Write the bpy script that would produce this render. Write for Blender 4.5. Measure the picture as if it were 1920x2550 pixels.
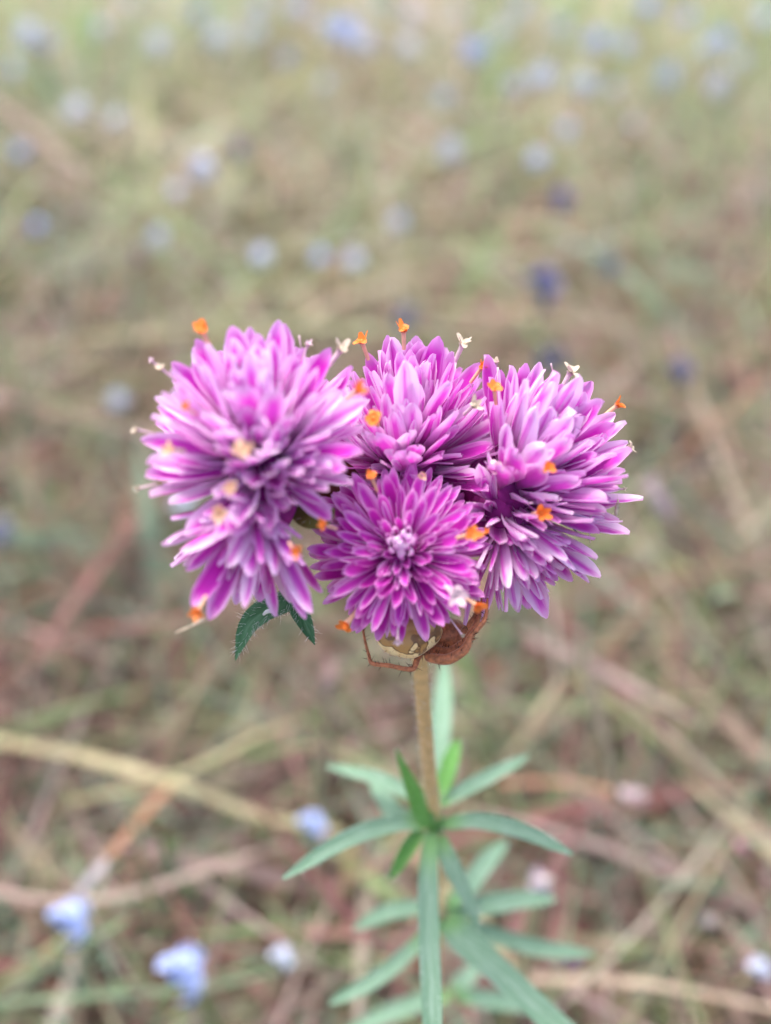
import bpy, math, random
import numpy as np
from mathutils import Vector, Matrix

for o in list(bpy.data.objects):
    bpy.data.objects.remove(o)
scene = bpy.context.scene
COL = scene.collection
random.seed(7)
RNG = np.random.default_rng(11)

# ------------------------------------------------------------------ camera
PITCH = math.radians(40.0)
CAM_H = 0.250
VFOV = math.radians(50.0)
FPX = 1275.0 / math.tan(VFOV / 2)          # focal length in photo pixels
FOCUS = 0.111
C0 = Vector((0, 0, CAM_H))
FWD = Vector((0, math.cos(PITCH), -math.sin(PITCH)))
UP = Vector((0, math.sin(PITCH), math.cos(PITCH)))
RT = Vector((1, 0, 0))
cam_d = bpy.data.cameras.new('camera')
cam = bpy.data.objects.new('camera', cam_d)
COL.objects.link(cam)
cam.location = C0
cam.rotation_euler = (math.radians(90) - PITCH, 0, 0)
cam_d.sensor_fit = 'VERTICAL'
cam_d.sensor_height = 24.0
cam_d.lens = 12.0 / math.tan(VFOV / 2)
cam_d.clip_start = 0.002
cam_d.clip_end = 400
cam_d.dof.use_dof = True
cam_d.dof.focus_distance = FOCUS
cam_d.dof.aperture_fstop = cam_d.lens / 4.0   # a 4.0 mm pupil
scene.camera = cam

# ------------------------------------------------------------------ light
SUN_EL, SUN_AZ = math.radians(74), math.radians(-40)   # azimuth from +Y, clockwise
world = bpy.data.worlds.new('World')
scene.world = world
world.use_nodes = True
wn = world.node_tree
bg = wn.nodes['Background']
sky = wn.nodes.new('ShaderNodeTexSky')
sky.sky_type = 'NISHITA'
sky.sun_disc = False
sky.sun_elevation = SUN_EL
sky.sun_rotation = SUN_AZ
sky.air_density = 1.0
sky.dust_density = 5.0
sky.ozone_density = 1.0
wn.links.new(sky.outputs[0], bg.inputs[0])
bg.inputs[1].default_value = 0.15
sun_d = bpy.data.lights.new('sun', 'SUN')
sun_d.energy = 1.5
sun_d.angle = math.radians(35)
sun_d.color = (1.0, 0.97, 0.92)
sun = bpy.data.objects.new('sun', sun_d)
COL.objects.link(sun)
sd = Vector((math.sin(SUN_AZ) * math.cos(SUN_EL), math.cos(SUN_AZ) * math.cos(SUN_EL), math.sin(SUN_EL)))
sun.rotation_euler = sd.to_track_quat('Z', 'Y').to_euler()
sun.location = sd * 3
vs = scene.view_settings
vs.view_transform = 'Standard'
vs.look = 'None'
vs.exposure = 1.5
vs.gamma = 1
vs.use_curve_mapping = False
scene.render.engine = 'CYCLES'
scene.cycles.use_denoising = True
scene.cycles.adaptive_threshold = 0.02
scene.cycles.max_bounces = 8
scene.cycles.diffuse_bounces = 5
scene.cycles.transmission_bounces = 6
scene.cycles.sample_clamp_indirect = 6


# ------------------------------------------------------------------ helpers
def P(u, v, d):
    """photo pixel + depth along the view axis (mm) -> world point"""
    d = d * 0.001
    return C0 + FWD * d + RT * ((u - 960) / FPX * d) + UP * ((1275 - v) / FPX * d)


def G(u, v, h=0.0):
    """photo pixel on the horizontal plane at height h (m)"""
    r = FWD + RT * ((u - 960) / FPX) + UP * ((1275 - v) / FPX)
    t = (h - CAM_H) / r.z
    return C0 + r * t


def CV(x, y, z):
    """direction: right, up, towards the viewer -> world, unit"""
    return (RT * x + UP * y - FWD * z).normalized()


def srgb(r, g, b):
    def f(c):
        c /= 255.0
        return c / 12.92 if c <= 0.04045 else ((c + 0.055) / 1.055) ** 2.4
    return (f(r), f(g), f(b), 1.0)


class MB:
    def __init__(self):
        self.v, self.f, self.uv, self.r, self.c, self.m = [], [], [], [], [], []

    def add(self, verts, faces, uv=None, rnd=0.5, col=(1, 1, 1, 1), mat=0):
        o = len(self.v)
        self.v.extend([tuple(p) for p in verts])
        self.f.extend([tuple(i + o for i in fc) for fc in faces])
        self.uv.extend(uv if uv is not None else [(0.5, 0.5)] * len(verts))
        self.r.extend([rnd] * len(verts))
        if isinstance(col, list):
            self.c.extend(col)
        else:
            self.c.extend([col] * len(verts))
        self.m.extend([mat] * len(faces))

    def mesh(self, name, mats, smooth=True):
        me = bpy.data.meshes.new(name)
        me.from_pydata(self.v, [], self.f)
        for m in mats:
            me.materials.append(m)
        me.polygons.foreach_set('material_index', self.m)
        me.polygons.foreach_set('use_smooth', [smooth] * len(self.f))
        uvl = me.uv_layers.new(name='UVMap')
        idx = np.empty(len(me.loops), dtype=np.int32)
        me.loops.foreach_get('vertex_index', idx)
        uvl.data.foreach_set('uv', np.array(self.uv, dtype=np.float32)[idx].ravel())
        a = me.attributes.new('rnd', 'FLOAT', 'POINT')
        a.data.foreach_set('value', self.r)
        a = me.attributes.new('Col', 'FLOAT_COLOR', 'POINT')
        a.data.foreach_set('color', np.array(self.c, dtype=np.float32).ravel())
        me.update()
        return me

    def build(self, name, mats, parent=None, smooth=True, loc=None):
        if not isinstance(mats, (list, tuple)):
            mats = [mats]
        if loc is not None:
            self.v = [(p[0] - loc[0], p[1] - loc[1], p[2] - loc[2]) for p in self.v]
        me = self.mesh(name, mats, smooth)
        return link(name, me, parent, loc)


def link(name, me, parent=None, loc=None):
    o = bpy.data.objects.new(name, me)
    COL.objects.link(o)
    if loc is not None:
        o.location = loc
    if parent is not None:
        o.parent = parent
        o.matrix_parent_inverse = parent_inv(parent)
    return o


def parent_inv(p):
    m = Matrix.Identity(4)
    chain = []
    while p is not None:
        chain.append(p)
        p = p.parent
    # parents here are unrotated; their world matrix is the sum of their offsets
    for q in chain[::-1]:
        if q.parent is None:
            m = q.matrix_basis.copy()
        else:
            m = m @ q.matrix_parent_inverse @ q.matrix_basis
    return m.inverted()


def tag(o, label=None, cat=None, group=None, kind=None):
    if label:
        o['label'] = label
    if cat:
        o['category'] = cat
    if group:
        o['group'] = group
    if kind:
        o['kind'] = kind
    return o


def empty(name, loc):
    o = bpy.data.objects.new(name, None)
    o.empty_display_size = 0.01
    COL.objects.link(o)
    o.location = loc
    return o


def cr(pts, n):
    """Catmull-Rom through pts, n samples, evenly in index"""
    pts = [Vector(p) for p in pts]
    if len(pts) == 2:
        return [pts[0].lerp(pts[1], i / (n - 1)) for i in range(n)]
    q = [pts[0] * 2 - pts[1]] + pts + [pts[-1] * 2 - pts[-2]]
    out = []
    S = len(pts) - 1
    for i in range(n):
        t = i / (n - 1) * S
        k = min(int(t), S - 1)
        t -= k
        a, b, c, d = q[k], q[k + 1], q[k + 2], q[k + 3]
        out.append(0.5 * ((2 * b) + (c - a) * t + (2 * a - 5 * b + 4 * c - d) * t * t + (3 * b - a - 3 * c + d) * t ** 3))
    return out


def tube(mb, pts, rad, seg=8, n=None, rnd=0.5, col=(1, 1, 1, 1), mat=0, cap=True, wob=0):
    """rad: list of radii along pts (interpolated)"""
    n = n or max(4, len(pts) * 3)
    c = cr(pts, n)
    rr = [rad] * n if not isinstance(rad, (list, tuple)) else [float(np.interp(i / (n - 1), np.linspace(0, 1, len(rad)), rad)) for i in range(n)]
    vs_, uv = [], []
    ref = None
    for i in range(n):
        t = (c[min(i + 1, n - 1)] - c[max(i - 1, 0)]).normalized()
        if ref is None:
            ref = t.orthogonal().normalized()
        ref = (ref - t * ref.dot(t)).normalized()
        b = t.cross(ref)
        for k in range(seg):
            a = 2 * math.pi * k / seg
            r = rr[i] * (1 + (random.uniform(-wob, wob) if wob else 0))
            vs_.append(c[i] + ref * (r * math.cos(a)) + b * (r * math.sin(a)))
            uv.append((k / seg, i / (n - 1)))
    fc = []
    for i in range(n - 1):
        for k in range(seg):
            k2 = (k + 1) % seg
            fc.append((i * seg + k, i * seg + k2, (i + 1) * seg + k2, (i + 1) * seg + k))
    if cap:
        fc.append(tuple(range(seg))[::-1])
        fc.append(tuple((n - 1) * seg + k for k in range(seg)))
    mb.add(vs_, fc, uv, rnd, col, mat)
    return c


def hair(mb, base, direction, length, r, curl=0.2):
    """a three sided tapering bristle"""
    d = direction.normalized()
    s = d.orthogonal().normalized()
    b = d.cross(s)
    m = base + d * length * 0.55 + s * random.uniform(-curl, curl) * length + b * random.uniform(-curl, curl) * length
    tip = m + (m - base) * 0.75 + s * random.uniform(-curl, curl) * length * .6
    v = []
    for p, q in ((base, r), (m, r * .7)):
        for k in range(3):
            a = k * 2.0944
            v.append(p + s * (q * math.cos(a)) + b * (q * math.sin(a)))
    v.append(tip)
    f = [(0, 1, 4, 3), (1, 2, 5, 4), (2, 0, 3, 5), (3, 4, 6), (4, 5, 6), (5, 3, 6)]
    mb.add(v, f)


# ------------------------------------------------------------------ materials
def mat_base(name):
    m = bpy.data.materials.new(name)
    m.use_nodes = True
    nt = m.node_tree
    return m, nt, nt.nodes['Principled BSDF'], nt.nodes['Material Output']


def N(nt, t, **kw):
    n = nt.nodes.new(t)
    for k, v in kw.items():
        setattr(n, k, v)
    return n


def math_n(nt, op, a, b=None):
    n = N(nt, 'ShaderNodeMath', operation=op)
    for i, x in enumerate((a, b)):
        if x is None:
            continue
        if isinstance(x, (int, float)):
            n.inputs[i].default_value = x
        else:
            nt.links.new(x, n.inputs[i])
    return n.outputs[0]


def mixc(nt, fac, a, b, mode='MIX'):
    n = N(nt, 'ShaderNodeMix', data_type='RGBA', blend_type=mode)
    for i, x in ((0, fac), (6, a), (7, b)):
        if isinstance(x, (int, float)):
            n.inputs[i].default_value = x
        elif isinstance(x, tuple):
            n.inputs[i].default_value = x
        else:
            nt.links.new(x, n.inputs[i])
    return n.outputs[2]


def ramp(nt, x, pts):
    n = N(nt, 'ShaderNodeValToRGB')
    e = n.color_ramp.elements
    e[0].position, e[0].color = pts[0]
    e[1].position, e[1].color = pts[-1]
    for p, c in pts[1:-1]:
        q = e.new(p)
        q.color = c
    nt.links.new(x, n.inputs[0])
    return n.outputs[0]


def smooth(nt, x, lo, hi):
    n = N(nt, 'ShaderNodeMapRange', interpolation_type='SMOOTHSTEP')
    nt.links.new(x, n.inputs[0])
    n.inputs[1].default_value = lo
    n.inputs[2].default_value = hi
    return n.outputs[0]


def thin(m, nt, bsdf, out, col, trans, tint=None):
    """thin plant tissue: the reflecting surface mixed with light passing through"""
    tr = N(nt, 'ShaderNodeBsdfTranslucent')
    nt.links.new(col if tint is None else tint, tr.inputs[0])
    mx = N(nt, 'ShaderNodeMixShader')
    mx.inputs[0].default_value = trans
    nt.links.new(bsdf.outputs[0], mx.inputs[1])
    nt.links.new(tr.outputs[0], mx.inputs[2])
    nt.links.new(mx.outputs[0], out.inputs[0])


def petal_material():
    m, nt, b, out = mat_base('magenta_bract')
    uv = N(nt, 'ShaderNodeUVMap')
    sep = N(nt, 'ShaderNodeSeparateXYZ')
    nt.links.new(uv.outputs[0], sep.inputs[0])
    x, y = sep.outputs[0], sep.outputs[1]
    rn = N(nt, 'ShaderNodeAttribute', attribute_name='rnd')
    rnd = rn.outputs['Fac']
    c = math_n(nt, 'ABSOLUTE', math_n(nt, 'SUBTRACT', math_n(nt, 'MULTIPLY', x, 2.0), 1.0))
    # fine streaks along the bract
    cmb = N(nt, 'ShaderNodeCombineXYZ')
    nt.links.new(math_n(nt, 'MULTIPLY', x, 9.0), cmb.inputs[0])
    nt.links.new(math_n(nt, 'MULTIPLY', y, 1.3), cmb.inputs[1])
    nt.links.new(math_n(nt, 'MULTIPLY', rnd, 37.0), cmb.inputs[2])
    nz = N(nt, 'ShaderNodeTexNoise')
    nz.inputs['Scale'].default_value = 1.0
    nz.inputs['Detail'].default_value = 4.0
    nt.links.new(cmb.outputs[0], nz.inputs[0])
    st = nz.outputs[0]
    e = math_n(nt, 'ADD', c, math_n(nt, 'MULTIPLY', math_n(nt, 'SUBTRACT', st, 0.5), 0.9))
    e = math_n(nt, 'ADD', e, math_n(nt, 'MULTIPLY', math_n(nt, 'SUBTRACT', rnd, 0.5), 0.75))
    edge = smooth(nt, e, 0.16, 0.98)
    tipf = smooth(nt, y, 0.80, 1.0)
    edge = math_n(nt, 'MAXIMUM', edge, math_n(nt, 'MULTIPLY', tipf, 0.75))
    base_shade = math_n(nt, 'SUBTRACT', 1.0, smooth(nt, y, 0.05, 0.45))
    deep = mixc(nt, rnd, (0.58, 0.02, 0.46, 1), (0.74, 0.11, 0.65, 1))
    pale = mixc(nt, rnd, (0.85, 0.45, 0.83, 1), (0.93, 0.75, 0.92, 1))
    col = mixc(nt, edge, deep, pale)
    col = mixc(nt, math_n(nt, 'MULTIPLY', base_shade, 0.6), col, (0.36, 0.035, 0.24, 1))  # shade of the gaps painted into the bract bases
    nt.links.new(col, b.inputs['Base Color'])
    b.inputs['Roughness'].default_value = 0.42
    b.inputs['Specular IOR Level'].default_value = 0.35
    b.inputs['Sheen Weight'].default_value = 0.25
    b.inputs['Sheen Roughness'].default_value = 0.4
    bp = N(nt, 'ShaderNodeBump')
    bp.inputs['Strength'].default_value = 0.35
    bp.inputs['Distance'].default_value = 0.0002
    nt.links.new(st, bp.inputs['Height'])
    nt.links.new(bp.outputs[0], b.inputs['Normal'])
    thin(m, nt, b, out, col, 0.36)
    return m


def simple(name, col, rough=0.6, trans=0.0, noise=0.0, scale=400, sheen=0.0, spec=0.3, col2=None):
    m, nt, b, out = mat_base(name)
    b.inputs['Roughness'].default_value = rough
    b.inputs['Specular IOR Level'].default_value = spec
    b.inputs['Sheen Weight'].default_value = sheen
    tc = N(nt, 'ShaderNodeTexCoord')
    nz = N(nt, 'ShaderNodeTexNoise')
    nz.inputs['Scale'].default_value = scale
    nz.inputs['Detail'].default_value = 4
    nt.links.new(tc.outputs['Object'], nz.inputs[0])
    c2 = col2 if col2 else tuple(max(0, k * (1 - noise)) for k in col[:3]) + (1,)
    c = mixc(nt, smooth(nt, nz.outputs[0], 0.3, 0.7), col, c2)
    nt.links.new(c, b.inputs['Base Color'])
    if trans > 0:
        thin(m, nt, b, out, c, trans)
    return m


def leaf_material(name, c_mid, c_pale, trans=0.25):
    m, nt, b, out = mat_base(name)
    uv = N(nt, 'ShaderNodeUVMap')
    sep = N(nt, 'ShaderNodeSeparateXYZ')
    nt.links.new(uv.outputs[0], sep.inputs[0])
    x, y = sep.outputs[0], sep.outputs[1]
    c = math_n(nt, 'ABSOLUTE', math_n(nt, 'SUBTRACT', math_n(nt, 'MULTIPLY', x, 2.0), 1.0))
    cmb = N(nt, 'ShaderNodeCombineXYZ')
    # side veins: bands slanting to the tip
    nt.links.new(math_n(nt, 'SUBTRACT', math_n(nt, 'MULTIPLY', y, 9.0), math_n(nt, 'MULTIPLY', c, 3.0)), cmb.inputs[0])
    nt.links.new(math_n(nt, 'MULTIPLY', x, 5.0), cmb.inputs[1])
    nz = N(nt, 'ShaderNodeTexNoise')
    nz.inputs['Scale'].default_value = 1.0
    nz.inputs['Detail'].default_value = 3
    nt.links.new(cmb.outputs[0], nz.inputs[0])
    vein = smooth(nt, nz.outputs[0], 0.35, 0.7)
    col = mixc(nt, math_n(nt, 'MULTIPLY', vein, 0.45), c_mid, c_pale)
    mid = math_n(nt, 'SUBTRACT', 1.0, smooth(nt, c, 0.03, 0.16))
    col = mixc(nt, math_n(nt, 'MULTIPLY', mid, 0.3), col, c_pale)
    bas = math_n(nt, 'SUBTRACT', 1.0, smooth(nt, y, 0.04, 0.30))
    col = mixc(nt, math_n(nt, 'MULTIPLY', bas, 0.75), col, (0.16, 0.34, 0.09, 1))
    nt.links.new(col, b.inputs['Base Color'])
    b.inputs['Roughness'].default_value = 0.62
    b.inputs['Specular IOR Level'].default_value = 0.3
    b.inputs['Sheen Weight'].default_value = 0.35
    b.inputs['Sheen Roughness'].default_value = 0.35
    bp = N(nt, 'ShaderNodeBump')
    bp.inputs['Strength'].default_value = 0.5
    bp.inputs['Distance'].default_value = 0.0003
    nt.links.new(nz.outputs[0], bp.inputs['Height'])
    nt.links.new(bp.outputs[0], b.inputs['Normal'])
    thin(m, nt, b, out, col, trans)
    return m


def blade_material():
    m, nt, b, out = mat_base('grass_blade')
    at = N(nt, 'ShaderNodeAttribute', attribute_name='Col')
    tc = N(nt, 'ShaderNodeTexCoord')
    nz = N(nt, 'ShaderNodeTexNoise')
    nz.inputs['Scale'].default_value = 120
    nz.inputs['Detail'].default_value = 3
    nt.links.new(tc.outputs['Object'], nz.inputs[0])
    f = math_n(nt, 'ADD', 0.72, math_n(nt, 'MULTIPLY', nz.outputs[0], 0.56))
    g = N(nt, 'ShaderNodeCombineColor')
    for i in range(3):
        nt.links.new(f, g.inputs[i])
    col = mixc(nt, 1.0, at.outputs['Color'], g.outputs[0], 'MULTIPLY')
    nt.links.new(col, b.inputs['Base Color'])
    b.inputs['Roughness'].default_value = 0.6
    b.inputs['Specular IOR Level'].default_value = 0.25
    thin(m, nt, b, out, col, 0.3)
    return m


def soil_material():
    m, nt, b, out = mat_base('litter_soil')
    tc = N(nt, 'ShaderNodeTexCoord')
    nz = N(nt, 'ShaderNodeTexNoise')
    nz.inputs['Scale'].default_value = 55
    nz.inputs['Detail'].default_value = 8
    nt.links.new(tc.outputs['Object'], nz.inputs[0])
    n2 = N(nt, 'ShaderNodeTexNoise')
    n2.inputs['Scale'].default_value = 9
    n2.inputs['Detail'].default_value = 4
    nt.links.new(tc.outputs['Object'], n2.inputs[0])
    a = ramp(nt, nz.outputs[0], [(0.3, (0.10, 0.06, 0.045, 1)), (0.5, (0.21, 0.13, 0.10, 1)), (0.72, (0.34, 0.25, 0.19, 1))])
    c = mixc(nt, smooth(nt, n2.outputs[0], 0.4, 0.65), a, (0.19, 0.17, 0.09, 1))
    nt.links.new(c, b.inputs['Base Color'])
    b.inputs['Roughness'].default_value = 0.9
    bp = N(nt, 'ShaderNodeBump')
    bp.inputs['Distance'].default_value = 0.004
    nt.links.new(nz.outputs[0], bp.inputs['Height'])
    nt.links.new(bp.outputs[0], b.inputs['Normal'])
    return m


def abdomen_material():
    """cream with a scalloped brown dorsal figure and broken dark side lines"""
    m, nt, b, out = mat_base('spider_abdomen')
    uv = N(nt, 'ShaderNodeUVMap')
    sep = N(nt, 'ShaderNodeSeparateXYZ')
    nt.links.new(uv.outputs[0], sep.inputs[0])
    t, s = sep.outputs[0], sep.outputs[1]           # t: 0 dorsal line .. 1 ventral, s: along
    tc = N(nt, 'ShaderNodeTexCoord')
    nz = N(nt, 'ShaderNodeTexNoise')
    nz.inputs['Scale'].default_value = 1100
    nz.inputs['Detail'].default_value = 3
    nt.links.new(tc.outputs['Object'], nz.inputs[0])
    nz2 = N(nt, 'ShaderNodeTexNoise')
    nz2.inputs['Scale'].default_value = 620
    nz2.inputs['Detail'].default_value = 2
    nt.links.new(tc.outputs['Object'], nz2.inputs[0])
    nn = math_n(nt, 'ADD', math_n(nt, 'MULTIPLY', math_n(nt, 'SUBTRACT', nz.outputs[0], 0.5), 0.14), math_n(nt, 'MULTIPLY', math_n(nt, 'SUBTRACT', nz2.outputs[0], 0.5), 0.55))
    wv = math_n(nt, 'MULTIPLY', math_n(nt, 'ABSOLUTE', math_n(nt, 'SINE', math_n(nt, 'MULTIPLY', s, 10.0))), 0.10)
    tt = math_n(nt, 'ADD', math_n(nt, 'ADD', t, wv), nn)
    fol = math_n(nt, 'SUBTRACT', 1.0, smooth(nt, tt, 0.40, 0.43))
    rim = math_n(nt, 'MULTIPLY', smooth(nt, tt, 0.36, 0.40), fol)
    mid = math_n(nt, 'SUBTRACT', 1.0, smooth(nt, math_n(nt, 'ADD', t, math_n(nt, 'MULTIPLY', wv, 0.8)), 0.10, 0.16))
    side = math_n(nt, 'MULTIPLY', smooth(nt, math_n(nt, 'ADD', t, nn), 0.60, 0.63), math_n(nt, 'SUBTRACT', 1.0, smooth(nt, math_n(nt, 'ADD', t, nn), 0.69, 0.72)))
    side = math_n(nt, 'MULTIPLY', side, smooth(nt, math_n(nt, 'SINE', math_n(nt, 'MULTIPLY', s, 28.0)), -0.7, 0.0))
    cream = mixc(nt, smooth(nt, nz.outputs[0], 0.35, 0.7), (0.92, 0.74, 0.38, 1), (0.86, 0.63, 0.28, 1))
    c = mixc(nt, fol, cream, (0.44, 0.25, 0.075, 1))
    c = mixc(nt, math_n(nt, 'MULTIPLY', mid, 0.8), c, (0.62, 0.43, 0.18, 1))
    pat = smooth(nt, nz2.outputs[0], 0.52, 0.60)
    c = mixc(nt, math_n(nt, 'MULTIPLY', math_n(nt, 'MULTIPLY', pat, fol), 0.85), c, (0.17, 0.08, 0.025, 1))
    c = mixc(nt, math_n(nt, 'MULTIPLY', rim, 0.8), c, (0.10, 0.045, 0.015, 1))
    c = mixc(nt, math_n(nt, 'MULTIPLY', side, 0.9), c, (0.05, 0.03, 0.02, 1))
    nt.links.new(c, b.inputs['Base Color'])
    b.inputs['Roughness'].default_value = 0.45
    b.inputs['Sheen Weight'].default_value = 0.2
    bp = N(nt, 'ShaderNodeBump')
    bp.inputs['Strength'].default_value = 0.4
    bp.inputs['Distance'].default_value = 0.0001
    nt.links.new(nz.outputs[0], bp.inputs['Height'])
    nt.links.new(bp.outputs[0], b.inputs['Normal'])
    return m


M = {}
M['petal'] = petal_material()
M['core'] = simple('flower_core', (0.36, 0.03, 0.26, 1), 0.8, 0, 0.4, 900)
M['orange'] = simple('orange_floret', (0.95, 0.27, 0.05, 1), 0.5, 0.35, 0.15, 1500)
M['peach'] = simple('peach_floret', (0.88, 0.55, 0.36, 1), 0.5, 0.3, 0.15, 1500)
M['cream'] = simple('cream_floret', (0.74, 0.63, 0.48, 1), 0.55, 0.3, 0.35, 2500)
M['faded'] = simple('faded_bract', (0.82, 0.62, 0.68, 1), 0.5, 0.35, 0.2, 1500)
M['stem'] = simple('tan_stem', (0.70, 0.47, 0.20, 1), 0.55, 0, 0.25, 900, 0.1)
M['hair'] = simple('white_hair', (0.85, 0.84, 0.80, 1), 0.5, 0.35, 0.05, 100)
M['leaf'] = leaf_material('leaf_blue_green', (0.145, 0.27, 0.165, 1), (0.34, 0.46, 0.37, 1))
M['leaf_bright'] = leaf_material('leaf_fresh_green', (0.11, 0.30, 0.055, 1), (0.20, 0.42, 0.13, 1), 0.35)
M['leaf_dark'] = leaf_material('leaf_dark_green', (0.040, 0.135, 0.050, 1), (0.14, 0.27, 0.15, 1), 0.2)
M['olive'] = simple('olive_leaf', (0.16, 0.16, 0.03, 1), 0.6, 0.2, 0.3, 800)
M['brown_bract'] = simple('brown_bract', (0.16, 0.05, 0.03, 1), 0.7, 0.1, 0.4, 800)
M['spider_leg'] = simple('spider_leg', (0.52, 0.185, 0.075, 1), 0.5, 0, 0.5, 2600, 0.2, 0.35)
M['abdomen'] = abdomen_material()
M['bristle'] = simple('dark_bristle', (0.05, 0.025, 0.015, 1), 0.5)
M['bristle_brown'] = simple('brown_bristle', (0.34, 0.13, 0.06, 1), 0.5)
M['blade'] = blade_material()
M['soil'] = soil_material()
M['blue'] = simple('pale_blue_petal', (0.40, 0.50, 0.80, 1), 0.5, 0.3, 0, 500, col2=(0.52, 0.60, 0.84, 1))
M['blue_pale'] = simple('whitish_blue_petal', (0.62, 0.68, 0.82, 1), 0.5, 0.3, 0, 500, col2=(0.72, 0.75, 0.84, 1))
M['indigo'] = simple('violet_blue_petal', (0.13, 0.125, 0.27, 1), 0.5, 0.3, 0, 300, col2=(0.27, 0.26, 0.42, 1))
M['silk'] = simple('silk', (0.8, 0.8, 0.8, 1), 0.3, 0.3)

# ------------------------------------------------------------------ ground
gb = MB()
xs = np.concatenate([-np.geomspace(150, 1.2, 10), np.linspace(-1, 1, 41), np.geomspace(1.2, 150, 10)])
ys = np.concatenate([-np.geomspace(150, 0.7, 10), np.linspace(-0.5, 1.8, 47), np.geomspace(2, 150, 10)])


def gz(x, y):
    return 0.005 * math.sin(9 * x + 1.3) * math.cos(7.1 * y) + 0.003 * math.sin(23 * x + 17 * y) - 0.006


gv = [(x, y, gz(x, y)) for y in ys for x in xs]
W_ = len(xs)
gf = [(j * W_ + i, j * W_ + i + 1, (j + 1) * W_ + i + 1, (j + 1) * W_ + i) for j in range(len(ys) - 1) for i in range(W_ - 1)]
gb.add(gv, gf)
tag(gb.build('ground', M['soil']), kind='structure')


# ------------------------------------------------------------------ grass (uncountable)
def lin(*c):
    return np.array(srgb(*c)[:3])


def blades(name, n, xr, yr, height, length, width, elev, cols, weights, label, seed, near_limit=True, bend=0.6, dens_pow=1.0):
    r = np.random.default_rng(seed)
    K = 6
    # denser in the part of the meadow around the plant
    x = (r.random(n) * 2 - 1)
    x = np.sign(x) * np.abs(x) ** dens_pow * xr
    y = yr[0] + (yr[1] - yr[0]) * r.random(n) ** dens_pow
    az = r.random(n) * 2 * np.pi
    el = np.radians(elev[0] + (elev[1] - elev[0]) * r.random(n))
    L = length[0] + (length[1] - length[0]) * r.random(n) ** 1.4
    Wd = width[0] + (width[1] - width[0]) * r.random(n) ** 1.3
    z0 = height[0] + (height[1] - height[0]) * r.random(n) ** 1.6
    bz = -(r.random(n) * bend)                      # droop
    baz = (r.random(n) - .5) * bend * 1.3           # sideways bow
    if near_limit:
        top = z0 + L * np.sin(el)
        lim = np.interp(y, [-9, 0.14, 0.30, 0.55, 1.2], [0.045, 0.045, 0.065, 0.10, 0.13])
        k = np.clip(lim / np.maximum(top, 1e-4), 0, 1)
        L *= np.where(top > lim, np.clip(k, .35, 1), 1)
        el = np.where(top > lim, np.arcsin(np.clip((lim - np.minimum(z0, lim)) / L, 0, 0.95)), el)
        z0 = np.minimum(z0, lim)
    pts = np.zeros((n, K + 1, 3))
    pts[:, 0] = np.stack([x, y, z0], 1)
    side = np.zeros((n, K + 1, 3))
    tw = (r.random(n) - .5) * 1.6
    for k in range(K + 1):
        t = k / K
        e = el + bz * t
        a = az + baz * t
        d = np.stack([np.cos(e) * np.cos(a), np.cos(e) * np.sin(a), np.sin(e)], 1)
        if k < K:
            pts[:, k + 1] = pts[:, k] + d * (L / K)[:, None]
        s = np.stack([-np.sin(a), np.cos(a), np.zeros(n)], 1)
        u = np.cross(d, s)
        ph = tw * (0.5 + t)
        side[:, k] = s * np.cos(ph)[:, None] + u * np.sin(ph)[:, None]
    pts[:, :, 2] = np.maximum(pts[:, :, 2], -0.002)
    prof = np.array([0.75, 1, 1, 0.92, 0.75, 0.48, 0.06])
    hw = (Wd / 2)[:, None] * prof[None]
    v = np.empty((n, K + 1, 2, 3), dtype=np.float32)
    v[:, :, 0] = pts - side * hw[..., None]
    v[:, :, 1] = pts + side * hw[..., None]
    base = (np.arange(n) * (K + 1) * 2)[:, None]
    q = np.arange(K)[None] * 2
    f = np.stack([base + q, base + q + 1, base + q + 3, base + q + 2], -1).reshape(-1, 4)
    # colour: patches of the meadow differ (redder litter near the plant, greener and paler beyond)
    cols = np.array(cols)
    clump = np.sin(13 * x + 2) * np.cos(11 * y + 1) + 0.7 * np.sin(31 * x - 23 * y)
    wts = np.array([[w[0], w[1]] for w in weights])
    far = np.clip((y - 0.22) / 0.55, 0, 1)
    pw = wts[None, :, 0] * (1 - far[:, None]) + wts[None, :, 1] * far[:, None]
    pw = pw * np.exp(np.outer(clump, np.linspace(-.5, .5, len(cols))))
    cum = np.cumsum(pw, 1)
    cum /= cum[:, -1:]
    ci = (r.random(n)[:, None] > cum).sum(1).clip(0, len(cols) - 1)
    # hazy bright distance put into the colour: blades lighter beyond, darker near the plant
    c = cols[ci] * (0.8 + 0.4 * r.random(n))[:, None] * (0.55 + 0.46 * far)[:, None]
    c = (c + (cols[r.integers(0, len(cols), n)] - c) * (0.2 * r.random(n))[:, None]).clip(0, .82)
    me = bpy.data.meshes.new(name)
    nv = n * (K + 1) * 2
    me.vertices.add(nv)
    me.vertices.foreach_set('co', v.ravel())
    me.loops.add(f.size)
    me.loops.foreach_set('vertex_index', f.ravel().astype(np.int32))
    me.polygons.add(len(f))
    me.polygons.foreach_set('loop_start', np.arange(0, f.size, 4, dtype=np.int32))
    me.polygons.foreach_set('use_smooth', np.ones(len(f), dtype=bool))
    me.update(calc_edges=True)
    a = me.attributes.new('Col', 'FLOAT_COLOR', 'POINT')
    cc = np.ones((n, (K + 1) * 2, 4), dtype=np.float32)
    cc[:, :, :3] = c[:, None]
    a.data.foreach_set('color', cc.ravel())
    me.materials.append(M['blade'])
    o = link(name, me)
    tag(o, label, 'grass', kind='stuff')
    return o


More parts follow.
